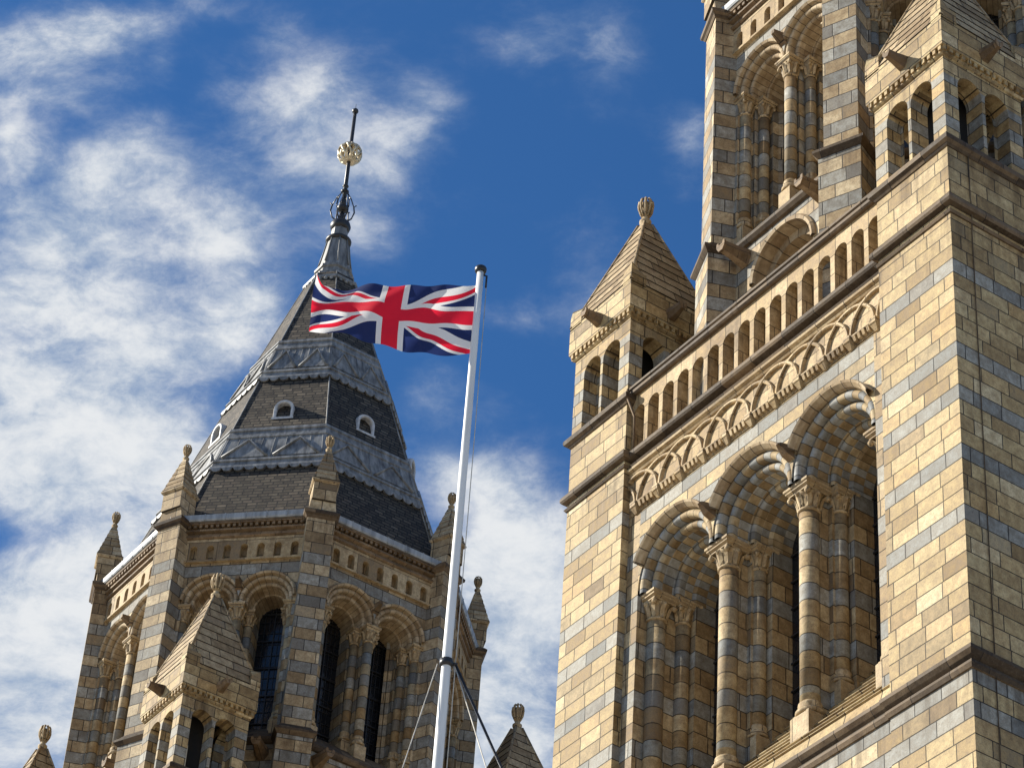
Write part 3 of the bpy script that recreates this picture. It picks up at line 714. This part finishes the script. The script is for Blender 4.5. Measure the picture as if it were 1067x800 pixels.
            m.M = Matrix.Identity(4)
        return m
    band(11.85, 13.5).build('lead_band', 'lead', sp_)
    band(15.62, 17.35).build('lead_band', 'lead', sp_)
    # dormers in the middle slate zone, one a face
    ap = math.cos(PI/8); zc = 14.22; rr = .18
    m = MB(); yb = -(hip(zc-.25)*ap); 
    prof = [(rr, .3), (rr, -.0), (rr+.02, -.03), (rr+.065, -.03), (rr+.08, -.0), (rr+.08, .3)]
    m.M = T((0, yb, 0)); m.arch_sweep(prof, 0, zc, zc-.30, segs=18)
    m.box(-rr-.10, rr+.10, -.05, .1, zc-.36, zc-.30)
    dm = m.build('dormer', 'louvre', root, O)
    m = MB(); m.M = T((0, yb, 0)); m.face([(-rr, .13, zc-.30), (rr, .13, zc-.30), (rr, .13, zc+.02), (rr*.7, .13, zc+.17), (0, .13, zc+rr), (-rr*.7, .13, zc+.17), (-rr, .13, zc+.02)])
    m.build('opening_shade', 'inner_shade', dm)  # near-black sheet painted in place of the shade inside the dormer
    m = MB(); m.M = T((0, yb, 0)); m.extrude_x([(-.01, zc-.29), (.12, zc-.29), (.12, zc-.05)], -rr+.01, rr-.01); m.build('sill_board', 'louvre', dm)
    for q in range(1, 8): copy_part(dm, root, O @ Rz(PI/4*q))
    # lantern cap, collars, cage, rod, gilded ball
    m = MB()
    def op8(z, r): return (r, z)
    m.lathe([(.74, 20.3), (.80, 20.34), (.80, 20.42), (.66, 20.46), (.60, 20.60), (.63, 20.62), (.63, 20.70), (.53, 20.74), (.50, 20.93), (.55, 20.96), (.55, 21.03), (.46, 21.09), (.44, 21.2), (.36, 21.7), (.29, 22.2), (.24, 22.25), (.22, 22.7)], n=8, smooth=False, ph=PI/8)
    for i in range(8):
        a = PI/8+PI/4*i
        m.tube([(r*math.cos(a), r*math.sin(a), z) for r, z in ((.46, 21.2), (.37, 21.7), (.30, 22.2))], .022, 6)
        for q in range(3):
            b = PI/4*i+(q-1)*.22; m.ball((.70*math.cos(b), .70*math.sin(b), 20.30), .07, 6)
    lan = m.build('lantern_cap', 'lead', root, O)
    m = MB(); m.lathe([(.24, 22.14), (.35, 22.18), (.36, 22.24), (.25, 22.30)], n=20)
    m.lathe([(.2, 22.62), (.26, 22.67), (.29, 22.78), (.26, 22.89), (.16, 22.98), (.1, 23.0)], n=20); m.build('collar', 'iron', lan)
    m = MB()
    m.tube([(0, 0, 22.9), (0, 0, 27.2)], .062, 10, .05)
    m.tube([(0, 0, 22.95), (0, 0, 23.3)], .13, 12, .07); m.ball((0, 0, 23.46), .17, 12, .75); m.tube([(0, 0, 23.55), (0, 0, 23.9)], .09, 10, .06)
    m.ball((0, 0, 24.10), .12, 10, .5); m.ball((0, 0, 24.3), .09, 10, .6); m.ball((0, 0, 27.22), .095, 10); m.tube([(0, 0, 27.25), (0, 0, 27.5)], .012, 6, .006)
    for i in range(6):
        a = PI/3*i
        m.tube([(r*math.cos(a), r*math.sin(a), z) for r, z in ((.10, 22.95), (.27, 23.12), (.33, 23.35), (.30, 23.55), (.36, 23.62))], .022, 6)
        m.tube([(r*math.cos(a), r*math.sin(a), z) for r, z in ((.30, 23.55), (.20, 23.85), (.07, 24.1))], .016, 6)
    rod = m.build('spire_rod', 'iron', root, O)
    m = MB(); rb = .33; zc = 25.55
    for i in range(10):
        a0 = 2*PI*i/10
        for sg in (-1, 1):
            m.tube([(rb*math.cos(t)*math.cos(a0+sg*t*.45), rb*math.cos(t)*math.sin(a0+sg*t*.45), zc+rb*.95*math.sin(t)) for t in [(-1.25+2.5*q/10) for q in range(11)]], .034, 6)
    for t in (-1.2, 1.2): m.lathe([(rb*math.cos(t)+.03, zc+rb*.95*math.sin(t)-.03), (rb*math.cos(t)+.05, zc+rb*.95*math.sin(t)), (rb*math.cos(t)+.02, zc+rb*.95*math.sin(t)+.03)], n=14)
    m.build('gilded_ball', 'gold', rod)
    return root

t1 = build_tower()
t1['label'] = 'nearer terracotta tower on the right with three tall arches below an arcaded balustrade'
t1['category'] = 'tower'; t1['group'] = 'twin terracotta towers of the facade'
t2 = copy_part(t1, None); t2.location.x -= 24.36
t2['label'] = 'terracotta tower with slate and lead spire standing behind the flag'
t2['category'] = 'tower'; t2['group'] = 'twin terracotta towers of the facade'

# ------------------------------------------------------------------ flagpole and flag
def ray(px, py, hd):          # point along a photo direction at a horizontal distance from the camera
    d = F*3046 + RV*(px-533.5) - UV*(py-400); return CAM + d*(hd/math.hypot(d.x, d.y))
HD = 23.4
top = ray(499.5, 283, HD); low = ray(457, 800, HD)
bx, by = (top.x+low.x)/2, (top.y+low.y)/2
PZ = top.z
def prad(z): return .036+.024*min(1, max(0, (PZ-z)/11))+.002*max(0, PZ-11-z)
pr = bpy.data.objects.new('flagpole', None); sc.collection.objects.link(pr); pr.location = (bx, by, 0)
m = MB(); m.lathe([(prad(z), z) for z in [PZ*i/24 for i in range(25)]], n=20); m.build('pole', 'white', pr)
m = MB(); m.lathe([(.05, PZ-.01), (.06, PZ), (.065, PZ+.03), (.06, PZ+.05), (.02, PZ+.065)], n=16)
m.tube([(0, 0, PZ-.03), (RV.x*.07, RV.y*.07, PZ-.06), (RV.x*.07, RV.y*.07, PZ-.22)], .012, 6); m.build('truck', 'iron', pr)
zc = ray(466, 691, HD).z
m = MB(); m.lathe([(prad(zc), zc-.04), (prad(zc)+.022, zc-.035), (prad(zc)+.022, zc+.035), (prad(zc), zc+.04)], n=20)
m.tube([(prad(zc)*RV.x, prad(zc)*RV.y, zc), ((prad(zc)+.06)*RV.x, (prad(zc)+.06)*RV.y, zc-.01)], .018, 6); m.build('stay_collar', 'iron', pr)
m = MB(); m.box(-.3, .3, -.3, .3, 0, .12); m.lathe([(.2, .12), (.2, .3), (.16, .34)], n=20); m.build('pole_base', 'white', pr)
def stay(px, py, name, mat, r, off):
    p = ray(px, py, HD); d = Vector((p.x-bx, p.y-by)); rr = d.length/(zc-p.z); d.normalize()
    e = d*(rr*zc)
    m = MB(); m.tube([(RV.x*off, RV.y*off, zc-.01), (e.x, e.y, 0)], r, 6); m.build(name, mat, pr)
stay(428, 800, 'stay_rope', 'rope', .0055, -.085); stay(498, 797, 'stay_rope', 'rope', .006, .08); stay(514, 800, 'stay_cable', 'cable', .014, .09)
m = MB(); m.tube([(RV.x*.075, RV.y*.075, PZ-.1), (RV.x*.085, RV.y*.085, PZ-2.5), (RV.x*.10, RV.y*.10, 1.2)], .005, 5); m.build('halyard', 'rope', pr)
pr['label'] = 'tall white flagpole with a black collar and rope stays in front of the towers'; pr['category'] = 'flagpole'

# flag, blown out to the left of the pole
fm, k, b = newmat('union flag cloth')
x = k.xyz(k.new('ShaderNodeUVMap').outputs[0]); X = k.m('MULTIPLY', x[0], 60.); Y = k.m('MULTIPLY', x[1], 30.)
ax = k.m('ABSOLUTE', k.m('SUBTRACT', X, 30.)); ay = k.m('ABSOLUTE', k.m('SUBTRACT', Y, 15.)); cs = 2/math.sqrt(5)
d1 = k.m('MULTIPLY', k.m('SUBTRACT', k.m('ADD', Y, k.m('MULTIPLY', X, .5)), 30.), cs); d2 = k.m('MULTIPLY', k.m('SUBTRACT', Y, k.m('MULTIPLY', X, .5)), cs)
sel = k.m('LESS_THAN', k.m('MULTIPLY', k.m('SUBTRACT', X, 30.), k.m('SUBTRACT', Y, 15.)), 0.)
dd = k.m('ADD', k.m('MULTIPLY', d1, sel), k.m('MULTIPLY', d2, k.m('SUBTRACT', 1., sel)))
e = k.m('MULTIPLY', dd, k.m('SIGN', k.m('SUBTRACT', X, 30.)))
ws = k.m('LESS_THAN', k.m('ABSOLUTE', dd), 3.); rs = k.m('MULTIPLY', k.m('GREATER_THAN', e, 0.), k.m('LESS_THAN', e, 2.))
wc = k.m('LESS_THAN', k.m('MINIMUM', ax, ay), 5.); rc = k.m('LESS_THAN', k.m('MINIMUM', ax, ay), 3.)
NV, WH, RD = (.022, .036, .13, 1), (.84, .84, .84, 1), (.80, .02, .05, 1)
c = k.mix(ws, NV, WH); c = k.mix(rs, c, RD); c = k.mix(wc, c, WH); c = k.mix(rc, c, RD)
c = k.mix(k.m('LESS_THAN', X, .9), c, WH)
k.l.new(c, b.inputs['Base Color']); b.inputs['Roughness'].default_value = .7; b.inputs['Specular IOR Level'].default_value = .2
tr = k.new('ShaderNodeBsdfTranslucent'); k.l.new(c, tr.inputs[0]); ms = k.new('ShaderNodeMixShader'); ms.inputs[0].default_value = .5
k.l.new(b.outputs[0], ms.inputs[1]); k.l.new(tr.outputs[0], ms.inputs[2]); k.l.new(ms.outputs[0], k.n['Material Output'].inputs[0])
M['flag'] = fm
def interp(t, tab):
    for (a, va), (b_, vb) in zip(tab, tab[1:]):
        if t <= b_:
            f = (t-a)/(b_-a); f = f*f*(3-2*f); return va+(vb-va)*f
    return tab[-1][1]
hz = Vector((F.x, F.y, 0)).normalized(); rt = Vector((R0.x, R0.y, 0))
org = ray(499, 297, HD)
NU, NVv = 120, 48; vs = []; fs = []; uvs = []
Lf, Hf = 1.71, .95
KX = [[0, .436, .863, 1.321, 1.777], [-.015, .443, .886, 1.325, 1.741], [-.031, .432, .876, 1.306, 1.725]]
KZ = [[0, -.007, .002, .116, .246], [-.451, -.451, -.464, -.291, -.338], [-.92, -.989, -.937, -.701, -.739]]
def cat(tab, u):
    n = len(tab)-1; x = u*n; i = min(int(x), n-1); t = x-i
    p0, p1, p2, p3 = tab[max(i-1, 0)], tab[i], tab[i+1], tab[min(i+2, n)]
    return .5*(2*p1+(p2-p0)*t+(2*p0-5*p1+4*p2-p3)*t*t+(3*p1-p0-3*p2+p3)*t**3)
def quad(a, b_, c_, t): return a*(1-t)*(1-2*t)+4*b_*t*(1-t)+c_*t*(2*t-1)
for j in range(NVv+1):
    v = j/NVv
    for i in range(NU+1):
        u = i/NU; vv = 1-v
        fold = cat([0, .03, .35, .8, 1], u)
        dep = .10*u+u**.8*(.09*math.sin(u*8+.5+.9*vv)+.03*math.sin(u*17+2.2*vv))+.30*fold*(1-min(vv, .5)*2)
        rip = .022*math.sin(u*26-vv*9)*min(1, u*4)+.018*math.sin(u*11+vv*14)*min(1, u*3)*vv
        lx = quad(*[cat(q, u) for q in KX], vv); z = quad(*[cat(q, u) for q in KZ], vv)
        p = org - rt*lx + hz*(dep+rip) + Vector((0, 0, z))
        if u > .93 and v > .78:
            q = (u-.93)/.07*(v-.78)/.22; p += -hz*(.10*q)+Vector((0, 0, .05*q))+rt*(.03*q)
        vs.append(p)
for j in range(NVv):
    for i in range(NU):
        a = j*(NU+1)+i; fs.append((a, a+1, a+NU+2, a+NU+1)); uvs += [(i/NU, j/NVv), ((i+1)/NU, j/NVv), ((i+1)/NU, (j+1)/NVv), (i/NU, (j+1)/NVv)]
me = bpy.data.meshes.new('flag'); me.from_pydata([tuple(p-org) for p in vs], [], fs); ul = me.uv_layers.new(name='UVMap')
ul.data.foreach_set('uv', [c_ for q in uvs for c_ in q]); me.polygons.foreach_set('use_smooth', [True]*len(fs)); me.materials.append(fm)
fo = bpy.data.objects.new('flag', me); sc.collection.objects.link(fo); fo.location = org
fo['label'] = 'red, white and blue union flag blowing from the white flagpole'; fo['category'] = 'flag'
